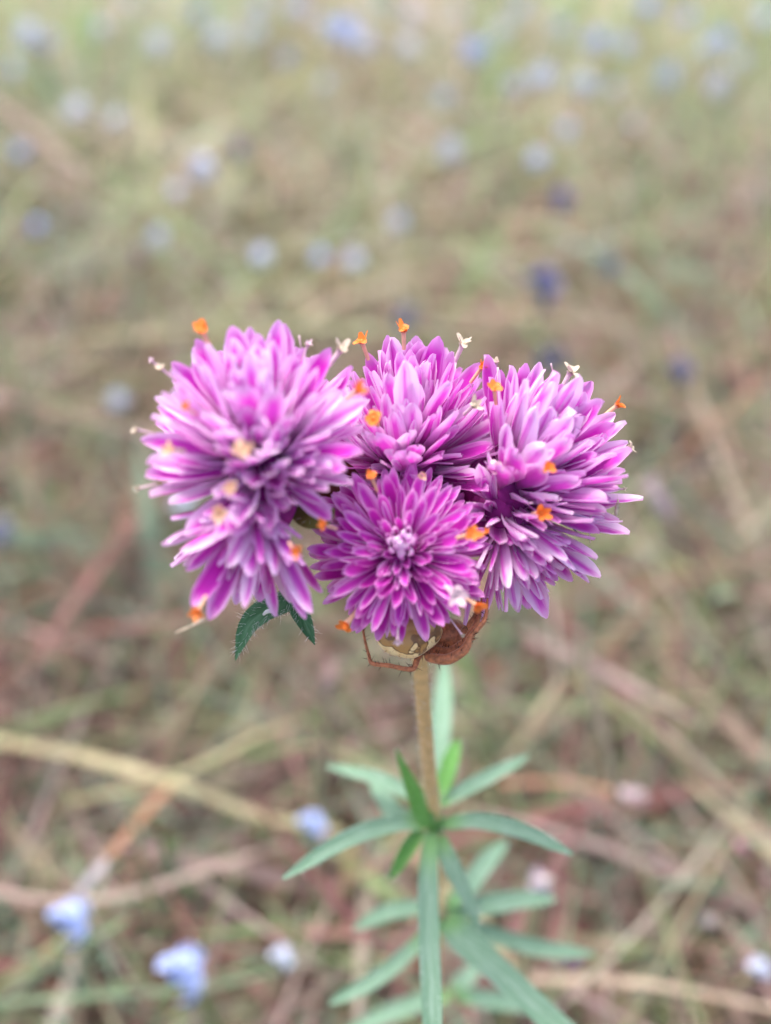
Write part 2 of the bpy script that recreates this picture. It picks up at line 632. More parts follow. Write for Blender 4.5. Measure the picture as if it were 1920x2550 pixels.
TAN, PALE, PINK = lin(196, 182, 152), lin(216, 208, 190), lin(200, 176, 170)
RED, BROWN, DARK = lin(164, 112, 110), lin(150, 128, 112), lin(112, 90, 80)
OLIVE, GREEN, LIME = lin(172, 174, 132), lin(148, 172, 120), lin(180, 200, 142)
TEAL = lin(156, 182, 158)
ORANGE = lin(190, 142, 118)
# wide flat litter, visible part then the surroundings
LC = [DARK, RED, BROWN, ORANGE, PINK, TAN, PALE, OLIVE]
LW = [(1.8, .3), (3.8, .6), (2.4, .9), (.6, .3), (2.6, 1.5), (1.5, 2.2), (.6, 3.0), (1.1, 2.8)]
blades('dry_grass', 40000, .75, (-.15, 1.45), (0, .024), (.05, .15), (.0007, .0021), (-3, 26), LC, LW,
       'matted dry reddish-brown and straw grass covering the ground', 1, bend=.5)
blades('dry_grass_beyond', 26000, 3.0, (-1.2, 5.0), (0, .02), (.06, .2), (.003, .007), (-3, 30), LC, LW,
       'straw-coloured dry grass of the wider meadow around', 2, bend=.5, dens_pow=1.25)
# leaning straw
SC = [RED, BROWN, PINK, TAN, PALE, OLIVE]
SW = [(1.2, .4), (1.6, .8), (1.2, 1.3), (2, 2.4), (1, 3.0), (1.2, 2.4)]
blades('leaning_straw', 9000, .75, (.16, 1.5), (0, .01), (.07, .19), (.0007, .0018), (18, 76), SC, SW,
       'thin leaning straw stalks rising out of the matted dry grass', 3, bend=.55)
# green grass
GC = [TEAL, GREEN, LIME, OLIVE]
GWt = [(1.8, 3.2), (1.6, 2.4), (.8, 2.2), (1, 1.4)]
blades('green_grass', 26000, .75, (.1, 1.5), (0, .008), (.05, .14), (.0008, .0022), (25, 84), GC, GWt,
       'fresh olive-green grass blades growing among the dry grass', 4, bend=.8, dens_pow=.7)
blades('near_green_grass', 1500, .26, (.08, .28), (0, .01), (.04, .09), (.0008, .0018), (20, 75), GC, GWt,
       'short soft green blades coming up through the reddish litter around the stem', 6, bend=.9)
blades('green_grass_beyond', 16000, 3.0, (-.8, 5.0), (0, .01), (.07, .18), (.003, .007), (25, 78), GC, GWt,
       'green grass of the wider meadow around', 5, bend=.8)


# ------------------------------------------------------------------ countable stalks
def ribbon(mb, pts, w, n=14, col=(1, 1, 1, 1), fold=0.18, up=Vector((0, 0, 1)), prof=None, nx=3, rnd=.5, mat=0, twist=0.0):
    """leaf/blade strip along pts; w full width; prof: widths (0..1) along the length"""
    c = cr(pts, n)
    prof = prof or [1, 1]
    vs_, uv, fc = [], [], []
    for i in range(n):
        t = i / (n - 1)
        d = (c[min(i + 1, n - 1)] - c[max(i - 1, 0)]).normalized()
        s = d.cross(up)
        if s.length < 1e-4:
            s = d.cross(Vector((0, 1, 0)))
        s.normalize()
        u = s.cross(d)
        if twist:
            a = twist * t
            s, u = s * math.cos(a) + u * math.sin(a), u * math.cos(a) - s * math.sin(a)
        ww = w * float(np.interp(t, np.linspace(0, 1, len(prof)), prof)) / 2
        for k in range(nx + 1):
            x = k / nx * 2 - 1
            vs_.append(c[i] + s * (ww * x) + u * (abs(x) ** 1.4 * ww * 2 * fold))
            uv.append((k / nx, t))
    for i in range(n - 1):
        for k in range(nx):
            a = i * (nx + 1) + k
            fc.append((a, a + 1, a + nx + 2, a + nx + 1))
    mb.add(vs_, fc, uv, rnd, col, mat)
    return c


STRAW_N = 0


def stalk(label, pts, wpx, rgb, flat=True, group=None, name='dry_grass_stalk', tip=None):
    """pts: (u, v, height above ground in m); wpx: width in photo px"""
    w3 = [G(*p) for p in pts]
    depth = (w3[0] - C0).dot(FWD)
    w = .5 * wpx * depth / FPX          # the measured width includes the blur
    root = empty(name, (w3[0].x, w3[0].y, 0))
    gm = sum(rgb) / 3
    c = srgb(*[(gm + (k - gm) * .85) * .78 for k in rgb])
    mb = MB()
    if flat:
        ribbon(mb, w3, w, 18, c, .12, twist=.25, prof=[.9, 1, 1, .9, .7] if tip is None else [1, 1])
    else:
        tube(mb, w3, [w / 2, w / 2 * .85], 8, 18, col=c)
    mb.build('blade' if flat else 'culm', M['blade'], root, loc=tuple(w3[0]))
    if tip:
        trgb, lpx, tw = tip
        trgb = tuple(int(k * .82) for k in trgb)
        lpx, tw = lpx * .8, tw * .65
        d = (w3[-1] - w3[-2]).normalized()
        dep = (w3[-1] - C0).dot(FWD)
        L = lpx * dep / FPX
        hb = MB()
        r0 = tw * dep / FPX / 2
        a = w3[-1] - d * L * .15
        tube(hb, [a, a + d * L * .3, a + d * L * .75, a + d * L], [r0 * .5, r0, r0 * .85, r0 * .2], 8, 12, col=srgb(*trgb), wob=.18)
        for k in range(26):
            t = random.random()
            q = a + d * L * t
            s = d.orthogonal().normalized()
            s = Matrix.Rotation(random.random() * 6.28, 3, d) @ s
            sp = MB()
            e = q + (s * .7 + d) * r0 * 1.3
            ribbon(hb, [q, q.lerp(e, .5) + s * r0 * .3, e], r0 * .7, 5, srgb(*[min(255, x + random.randint(-12, 12)) for x in trgb]), .2, nx=2, prof=[.5, 1, .8, .1])
        hb.build('seed_head', M['blade'], root, loc=tuple(w3[-1]))
    tag(root, label, 'grass stalk', group)
    return root


stalk('pale yellow-green straw lying across the litter, joined by a second straw', [(-60, 1835, .035), (180, 1880, .04), (420, 1945, .042), (640, 2030, .036), (860, 2075, .028)], 62, (214, 200, 150))
stalk('olive straw crossing over the pale yellow-green straw', [(150, 2000, .03), (420, 1940, .046), (640, 1835, .05), (760, 1790, .045)], 42, (186, 178, 130))
stalk('orange-brown cane with a lavender-grey lower half, above the lumpy blue flower', [(420, 1960, .045), (330, 2060, .05), (265, 2140, .052)], 50, (206, 150, 112))
stalk('lavender-grey dry stalk running down to a pale blue flower', [(268, 2138, .052), (220, 2195, .05), (170, 2260, .046)], 50, (206, 192, 200))
stalk('long whitish bent straw passing behind the pale blue flower', [(-60, 2205, .03), (110, 2245, .034), (330, 2225, .036), (560, 2150, .034), (800, 2080, .026)], 46, (216, 188, 174))
stalk('thin olive blade standing upright beside the two blue flowers', [(395, 2330, .02), (372, 2230, .045), (350, 2130, .06), (325, 2010, .07)], 30, (180, 172, 122))
stalk('upright yellow-green stalk with a whitish frayed tip', [(1255, 2600, .012), (1290, 2480, .03), (1320, 2330, .05), (1338, 2235, .062)], 84, (226, 214, 160), False, tip=((250, 236, 242), 110, 88))
stalk('pale cream straw lying nearly level at the foot of the upright stalk', [(1240, 2445, .03), (1480, 2440, .034), (1700, 2465, .034), (1960, 2520, .03)], 44, (224, 198, 168))
stalk('tall grey-tan blade rising behind the upright whitish-tipped stalk', [(1570, 2350, .0), (1560, 2180, .04), (1530, 1960, .07), (1480, 1740, .09), (1430, 1600, .1)], 52, (190, 172, 142))
stalk('long olive blade leaning across the reddish litter', [(1860, 2020, .0), (1720, 1900, .03), (1560, 1780, .05), (1420, 1680, .06)], 44, (180, 176, 122))
stalk('salmon-red dry blade ending in a whitish tip', [(1240, 1950, .03), (1400, 1950, .036), (1540, 1975, .04)], 36, (208, 150, 118), True, tip=((226, 204, 208), 80, 48))
stalk('dusty pink spent flower spike on a reddish stalk', [(1840, 1640, .0), (1780, 1480, .03), (1690, 1330, .06), (1660, 1280, .065)], 30, (186, 140, 132), False, tip=((222, 202, 206), 130, 62))
stalk('faded pink seed head on a slim upright brown stem', [(830, 2120, .0), (822, 1960, .03), (818, 1800, .055), (820, 1720, .062)], 34, (180, 150, 132), False, tip=((186, 160, 154), 85, 66))
stalk('thick yellow-brown blade standing behind the hanging green leaf', [(840, 2330, .01), (860, 2200, .03), (885, 2070, .04)], 52, (196, 178, 116))
stalk('pale green-grey stalk slanting down among the distant grass', [(1960, 930, .02), (1820, 830, .05), (1680, 700, .08), (1620, 620, .09)], 34, (196, 192, 160))
stalk('pinkish straw slanting below a dark violet flower', [(1640, 960, .0), (1540, 800, .05), (1440, 650, .09), (1400, 600, .1)], 32, (202, 182, 160))
stalk('broad pinkish-brown dead leaf slanting through the distant grass', [(-40, 240, .05), (80, 330, .06), (200, 430, .06)], 60, (196, 164, 148))
stalk('tan straw lying level beside the broad dead leaf', [(130, 480, .02), (300, 505, .03), (450, 520, .03)], 52, (200, 176, 150))
stalk('bent straw with a pinkish knot in the mid-distance grass', [(330, 800, .0), (320, 720, .03), (345, 640, .05)], 36, (206, 186, 172), True, tip=((222, 200, 200), 70, 62))
stalk('orange-rust dry blade lying flat in the reddish litter', [(880, 2420, .02), (1000, 2405, .024), (1120, 2400, .02)], 40, (204, 130, 110))
stalk('cut yellowish stalk with a pale square end beside pink litter', [(1700, 2480, .0), (1735, 2400, .02), (1765, 2300, .045)], 46, (180, 168, 116), False, tip=((214, 198, 198), 36, 54))
stalk('pink-tipped salmon stalk growing out of the reddish litter', [(1960, 2350, .01), (1900, 2220, .03), (1850, 2120, .05)], 40, (214, 146, 124), False, tip=((228, 180, 184), 60, 50))
stalk('cream forked straw leaning over the green blade', [(1260, 1900, .03), (1330, 1790, .045), (1400, 1690, .05)], 44, (200, 184, 146))
stalk('bright green grass blade rising behind the tan stem', [(1250, 1960, .0), (1220, 1830, .03), (1180, 1710, .05), (1130, 1600, .06)], 66, (150, 180, 104), name='green_grass_blade')
stalk('narrow green grass blade arching across the foot of the blue flowers', [(-40, 2500, .03), (250, 2480, .034), (560, 2450, .034), (800, 2380, .03)], 34, (140, 168, 126), name='green_grass_blade')
stalk('fresh green blade standing in the gap between crossing straws', [(440, 2260, .01), (425, 2160, .03), (410, 2080, .04)], 58, (130, 168, 86), name='green_grass_blade')
stalk('leaning green blade crossing the base of the lavender-grey stalk', [(30, 2480, .0), (120, 2400, .03), (250, 2330, .05), (320, 2290, .055)], 40, (150, 182, 130), name='green_grass_blade')
stalk('grey-green blade lying across the dry litter by the lower leaves', [(800, 2540, .01), (900, 2440, .03), (1020, 2390, .04)], 44, (140, 170, 132), name='green_grass_blade')


# ------------------------------------------------------------------ blue wildflowers
def floret_mesh(name, mat, np_=5):
    mb = MB()
    for k in range(np_):
        a = 2 * math.pi * k / np_ + random.uniform(-.15, .15)
        d = Vector((math.cos(a), math.sin(a), .35))
        ribbon(mb, [Vector((0, 0, 0)), d * .5, d * 1.0], .95, 5, fold=.12, nx=3, prof=[.35, .8, 1, .9, .35])
    return mb.mesh(name, [mat])


FLO = {k: [floret_mesh('floret_' + k, M[k]) for _ in range(3)] for k in ('blue', 'blue_pale', 'indigo')}


def blue_flower(u, v, wpx, kind, h, label, group, detail=False):
    head = G(u, v, h)
    depth = (head - C0).dot(FWD)
    R = wpx * depth / FPX / 2
    R = min(max(R, .003), .0105)
    foot = Vector((head.x + random.uniform(-.012, .012), head.y + random.uniform(0, .02), 0))
    root = empty('blue_wildflower', foot)
    sb = MB()
    mid = foot.lerp(head, .5) + Vector((random.uniform(-.004, .004), random.uniform(-.004, .004), 0))
    tube(sb, [foot, mid, head - Vector((0, 0, R * .3))], [.0008, .0006], 6, 9, col=srgb(150, 160, 100))
    sb.build('stem', M['blade'], root, loc=tuple(foot))
    n = 15 if detail else 11
    if detail:
        cb = MB()
        tube(cb, [head - Vector((0, 0, R * .5)), head, head + Vector((0, 0, R * .3))], [R * .2, R * .45, R * .2], 8, 6, col=srgb(130, 150, 170))
        hd = cb.build('flower_head', M['blade'], root, loc=tuple(head))
    else:
        jb = MB()
    if detail:
        n = 26
        clumps = [Vector((0, 0, .5)), Vector((-.55, -.1, .15)), Vector((.5, -.15, -.05)), Vector((-.05, -.3, -.5)), Vector((.1, .4, .1))]
    for i in range(n):
        z = 1 - 1.55 * (i + .5) / n
        ph = i * 2.39996 + random.uniform(-.3, .3)
        q = math.sqrt(max(0, 1 - z * z))
        d = Vector((q * math.cos(ph), q * math.sin(ph), z)).normalized()
        rot = d.to_track_quat('Z', 'Y').to_matrix().to_4x4() @ Matrix.Rotation(random.random() * 6, 4, 'Z')
        s = R * (random.uniform(.28, .40) if detail else random.uniform(.5, .68))
        d2 = Vector((d.x * .9, d.y * .9, d.z * 1.15)) * random.uniform(.35, .95)
        if detail:
            d2 = clumps[i % 5] + Vector((d.x * .38, d.y * .38, d.z * .42))
        mt = Matrix.Translation(head + d2 * R * .8) @ rot @ Matrix.Scale(s, 4)
        me = random.choice(FLO[kind])
        if detail:
            o = link('floret', me, hd)
            o.matrix_basis = mt
        else:
            jb.add([mt @ x.co for x in me.vertices], [tuple(p.vertices) for p in me.polygons])
    if not detail:
        jb.build('flower_head', M[kind], root, loc=tuple(head))
    tag(root, label, 'wildflower', group)
    return root


S = 1920 / 1666
blue_flower(180, 2295, 135, 'blue', .046, 'pale blue wildflower at the lower end of the lavender-grey dry stalk', None, True)
blue_flower(462, 2425, 160, 'blue', .046, 'largest lumpy pale blue wildflower, beside the narrow green grass blade', None, True)
blue_flower(778, 2055, 85, 'blue', .040, 'small lavender-blue wildflower close to the tip of a long green leaf', None, True)
blue_flower(704, 2385, 58, 'blue_pale', .035, 'small oval pale blue wildflower between green blades', None, True)
blue_flower(1418, 2405, 100, 'indigo', .020, 'dusky violet-blue wildflower behind the foot of the whitish-tipped stalk', None, True)
blue_flower(1890, 2415, 75, 'blue_pale', .028, 'greyish white-blue wildflower beside the level cream straw', None, True)
blue_flower(1352, 714, 112, 'indigo', .07, 'largest dark violet-blue wildflower standing in olive grass', None, True)
blue_flower(1392, 500, 74, 'indigo', .07, 'smaller dark violet-blue wildflower above the largest dark one', None, True)
blue_flower(1692, 930, 84, 'indigo', .05, 'dark indigo wildflower beside the pale green-grey slanting stalk', None, True)
for (u, v, w) in ((1012, 795, 60), (1372, 900, 70), (1512, 662, 56), (2, 1325, 70), (600, 372, 56)):
    blue_flower(u, v, w, 'indigo', .04, 'faint dusky violet wildflower low in the blurred grass', 'dusky violet wildflowers in the grass')
far = [(45, 330, 48), (435, 368, 64), (340, 512, 50), (565, 552, 50), (690, 556, 42), (765, 562, 52), (970, 327, 62), (1160, 342, 50),
       (80, 492, 42), (165, 242, 54), (250, 258, 44), (60, 78, 60), (105, 92, 46), (472, 84, 66), (548, 76, 60), (340, 96, 54),
       (742, 70, 74), (785, 95, 60), (880, 100, 52), (885, 34, 48), (1025, 108, 60), (1112, 186, 46), (1172, 166, 64), (1262, 184, 58),
       (1442, 168, 60), (1552, 186, 56), (1370, 268, 34), (1222, 284, 48), (1130, 22, 50), (255, 866, 56), (395, 1090, 40), (860, 478, 44),
       (1290, 90, 56), (1350, 98, 50), (640, 20, 56), (280, 10, 50), (1560, 84, 50), (380, 412, 40), (1530, 105, 46), (960, 210, 40), (620, 130, 46),
       (700, 60, 50), (1080, 70, 46), (1210, 60, 50), (1480, 40, 46), (1600, 130, 44), (30, 150, 40), (220, 60, 44), (420, 30, 50), (560, 14, 46), (820, 14, 44), (990, 30, 44), (1400, 16, 50), (1650, 40, 46), (1330, 190, 36), (700, 180, 34)]
for i, (u, v, w) in enumerate(far):
    blue_flower(u * S, v * S, w * S * .82, 'blue_pale' if i % 4 else 'blue', random.uniform(.045, .075) if v < 700 else .04,
                'small pale blue wildflower dotted in the blurred grass beyond the purple flower', 'pale blue wildflowers in the distant grass')

# ------------------------------------------------------------------ the amaranth plant
S0 = P(1035, 1400, 114)
N1 = P(1082, 2050, 145)
vert = Vector((0.03, -0.02, -1)).normalized()
N2 = N1 + vert * .024
N3 = N1 + vert * .056
foot = N3 + (vert + Vector((.05, .02, 0))).normalized() * (N3.z + .004)
plant = empty('globe_amaranth', (foot.x, foot.y, 0))
tag(plant, 'globe amaranth with a cluster of magenta-purple flower heads on a hairy tan stem', 'flower')
mb = MB()
axis_pts = [P(1040, 1330, 114), S0, P(1050, 1700, 123.5), P(1066, 1890, 134), N1, N2, N3, foot]
sc_ = tube(mb, axis_pts, [.0008, .00088, .00088, .00086, .00092, .00095, .00105, .0012], 14, 60)
stem = mb.build('stem', M['stem'], plant, loc=tuple(foot))
mb = MB()
for i in range(1500):
    k = random.random() * 58
    j = int(k)
    p = sc_[j].lerp(sc_[j + 1], k - j)
    t = (sc_[j + 1] - sc_[j]).normalized()
    s = Matrix.Rotation(random.random() * 6.283, 3, t) @ t.orthogonal().normalized()
    hair(mb, p + s * .0009, s * .55 - t * random.uniform(-.4, 1.0), random.uniform(.0003, .0008), .000016, .35)
o = mb.build('stem_hair', M['hair'], stem, loc=tuple(foot))
o['kind'] = 'stuff'
for nd in (N1, N2, N3):
    mb = MB()
    tube(mb, [nd + Vector((0, 0, .0018)), nd, nd - Vector((0, 0, .0018))], [.0010, .00145, .0010], 12, 9)
    mb.build('node', M['leaf_bright'], plant, loc=tuple(nd))
mb = MB()
for b_ in ((665, 1150, 106), (650, 1240, 105), (1010, 1150, 117), (1255, 1220, 114), (1250, 1280, 113), (1000, 1400, 109)):
    tube(mb, [P(1040, 1340, 114), P((1040 + b_[0]) / 2, (1345 + b_[1]) / 2, 114), P(*b_)], [.0009, .0008], 8, 10)
mb.build('flower_stalk', M['brown_bract'], plant, loc=tuple(S0))


def leaf(pts, wpx, mat='leaf', hairs=60, prof=None, fold=.2, label=None, upv=None, name='leaf', parent=None):
    if pts[0][1] > 1900:
        off = 7 if pts[0][2] < 145 else (8 if pts[0][2] < 165 else 12)
        pts = [(a, b, c + off) for a, b, c in pts]
        wpx *= .96
    w3 = [P(*p) for p in pts]
    w = wpx * pts[len(pts) // 2][2] / 1000 / FPX
    mb = MB()
    upv = upv or (Vector((0, 0, 1)) + UP * .2 - FWD * .5)
    c = ribbon(mb, w3, w, 16, fold=fold, up=upv, prof=prof or [.55, .85, .98, 1, .98, .9, .72, .2], nx=6)
    lf = mb.build(name, M[mat], parent or plant, loc=tuple(w3[0]))
    if label:
        lf['label'] = label
    if hairs:
        hb = MB()
        for i in range(hairs):
            k = random.random() * 14.8
            j = int(k)
            p = c[j].lerp(c[j + 1], k - j)
            d = (c[j + 1] - c[j]).normalized()
            s = d.cross(upv).normalized()
            u = s.cross(d)
            x = random.choice((-1, 1)) * random.random() ** .4
            pf = prof or [.55, .85, .98, 1, .98, .9, .72, .2]
            pr = float(np.interp(k / 15, np.linspace(0, 1, len(pf)), pf))
            hair(hb, p + s * x * w / 2 * pr + u * abs(x) ** 1.4 * w * fold * pr, s * x * .8 + u * .5 + d * .5, random.uniform(.0004, .0011), .000018, .3)
        o = hb.build('leaf_hair', M['hair'], lf, loc=tuple(w3[0]))
        o['kind'] = 'stuff'
    return lf


# first whorl
leaf([(1060, 2055, 137), (980, 2055, 134), (860, 2095, 130), (705, 2188, 126)], 52, label='long blue-green leaf arching to the side')
leaf([(1095, 2055, 137), (1190, 2048, 134), (1300, 2072, 131), (1425, 2128, 128)], 50)
leaf([(1070, 2010, 139), (1000, 1968, 143), (920, 1935, 147), (815, 1908, 151)], 42)
leaf([(1095, 2005, 139), (1150, 1972, 142), (1230, 1930, 146), (1315, 1882, 150)], 42)
leaf([(1068, 2055, 136), (1040, 1990, 134), (1010, 1925, 133), (985, 1862, 132)], 54, 'leaf_bright', prof=[.75, 1, .95, .8, .62, .45, .3, .05], upv=-FWD, label='small upright fresh-green leaf against the stem')
leaf([(1072, 2075, 136), (1066, 2190, 131), (1068, 2340, 126), (1074, 2480, 122), (1078, 2620, 119)], 55, prof=[.6, .85, 1, 1, .98, .95, .9, .8], label='long blue-green leaf hanging straight down')
leaf([(1092, 2085, 136), (1125, 2160, 133), (1165, 2240, 131), (1195, 2318, 130)], 50, 'leaf', prof=[.7, .95, 1, .95, .8, .62, .4, .05])
leaf([(1050, 2070, 136), (1020, 2110, 135), (990, 2160, 134.5), (972, 2190, 134)], 42, 'leaf_bright', prof=[.6, .9, 1, .95, .85, .7, .5, .1])
leaf([(1090, 2000, 141), (1088, 1900, 147), (1100, 1770, 154), (1108, 1640, 162)], 56, label='blue-green leaf rising behind the stem')
leaf([(1095, 1985, 140), (1115, 1920, 143), (1140, 1842, 147)], 46, 'leaf_bright')
leaf([(1040, 2040, 140), (985, 2030, 145), (955, 1990, 149), (925, 1945, 153)], 50)
# second whorl
leaf([(1110, 2270, 153), (1180, 2262, 156), (1280, 2245, 158), (1385, 2238, 160)], 54)
leaf([(1120, 2255, 153), (1165, 2210, 157), (1210, 2150, 161), (1262, 2095, 165)], 52)
leaf([(1090, 2265, 153), (1020, 2265, 156), (950, 2280, 158), (880, 2315, 160)], 46)
leaf([(1110, 2290, 152), (1160, 2350, 146), (1260, 2440, 139), (1420, 2590, 132)], 92, prof=[.5, .85, 1, .95, .8, .75, .72, .7], label='broad pale blue-green leaf sweeping down to the side')
leaf([(1125, 2290, 153), (1220, 2330, 156), (1350, 2365, 159), (1480, 2375, 161)], 48)
leaf([(1085, 2300, 153), (1000, 2390, 150), (920, 2450, 148), (820, 2500, 147)], 44)
# third whorl, at the lower edge
leaf([(1120, 2480, 171), (1040, 2500, 172), (960, 2530, 173), (860, 2570, 173)], 50)
leaf([(1130, 2480, 171), (1200, 2490, 174), (1300, 2500, 178), (1380, 2510, 181)], 50)
leaf([(1125, 2470, 171), (1160, 2440, 178), (1190, 2400, 185)], 48)
# leaves just under the flower cluster
lf = leaf([(690, 1300, 107), (718, 1420, 110), (716, 1492, 110.5), (660, 1522, 109.5), (616, 1563, 109), (586, 1645, 108.5)], 66, 'leaf_dark', 220, prof=[.15, .2, .55, 1, 1, .9, .6, .04], fold=.14, upv=UP * .5 - FWD * .8, label='dark green hairy leaf curling down beneath a flower head')
mb = MB()
tube(mb, [P(656, 1531, 108.6), P(665, 1523, 108.3), P(676, 1522, 108.4), P(684, 1527, 108.6)], [.00012, .00022, .00022, .0001], 6, 8)
mb.build('white_fleck', M['hair'], lf, loc=tuple(P(670, 1524, 108.4)))
leaf([(692, 1300, 107.5), (722, 1420, 110.5), (740, 1505, 110.5), (764, 1560, 110), (784, 1606, 109.5)], 48, 'leaf_dark', 60, prof=[.2, .25, .5, 1, 1, .8, .5, .04], upv=UP * .2 - FWD, label='short dark green pointed leaf beneath a flower head')
leaf([(720, 1255, 106), (760, 1285, 103), (800, 1288, 103), (826, 1262, 105)], 60, 'olive', 20, prof=[.3, .8, 1, 1, .8, .3], fold=.05, upv=-FWD + UP * .3, label='small olive-green leaf between flower heads')
leaf([(1350, 1275, 113), (1390, 1290, 112.5), (1420, 1310, 112), (1436, 1330, 112)], 34, 'leaf_dark', 60, prof=[.5, 1, 1, .7, .3], upv=UP - FWD * .3)

# petals -------------------------------------------------------------
NX, NY = 4, 6
YS = [0, .25, .48, .68, .84, .95, 1.0]


def petal_arrays(wr, cup, bend, side, tipsharp, flut):
    vs_, uv, fc = [], [], []
    for j in range(NY + 1):
        y = j / NY
        y = YS[j]
        if y < .66:
            w = .40 + .60 * math.sin(y / .66 * math.pi / 2)
        else:
            q = (y - .66) / .34
            w = max(.10, max(0.0, 1 - q ** (2.2 - tipsharp * .3)) ** .62)
        w *= wr / 2
        for i in range(NX + 1):
            x = i / NX * 2 - 1
            z = cup * wr * (abs(x) ** 1.5) * (.55 + .45 * (1 - y)) + bend * y * y + flut * math.sin(x * 4 + y * 7) * wr
            vs_.append((x * w + side * y * y, y, z))
            uv.append((i / NX, y))
    for j in range(NY):
        for i in range(NX):
            a = j * (NX + 1) + i
            fc.append((a, a + 1, a + NX + 2, a + NX + 1))
    return vs_, fc, uv


VAR = []
for k in range(14):
    arr = petal_arrays(random.uniform(.19, .255), random.uniform(.22, .48), random.uniform(-.04, .26), random.uniform(-.05, .05), random.uniform(0, 1.2), random.uniform(-.05, .05))
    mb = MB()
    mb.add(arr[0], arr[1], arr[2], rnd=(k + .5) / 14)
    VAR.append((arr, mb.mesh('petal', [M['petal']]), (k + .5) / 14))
SLIM = [petal_arrays(random.uniform(.09, .14), .3, random.uniform(-.1, .2), random.uniform(-.06, .06), .5, 0) for _ in range(6)]
BUD = [petal_arrays(random.uniform(.30, .36), .75, random.uniform(.12, .2), 0, .2, 0) for _ in range(4)]
BUDM = []
for arr in BUD:
    mb = MB()
    mb.add(arr[0], arr[1], arr[2], rnd=random.uniform(.75, 1.0))
    BUDM.append(mb.mesh('petal', [M['petal']]))


def frame(d, ax, roll=0.0):
    y = d.normalized()
    z = ax - y * ax.dot(y)
    if z.length < .08:
        z = y.orthogonal()
    z.normalize()
    x = y.cross(z)
    if roll:
        x, z = x * math.cos(roll) + z * math.sin(roll), z * math.cos(roll) - x * math.sin(roll)
    m = Matrix((x, y, z)).transposed().to_4x4()
    return m


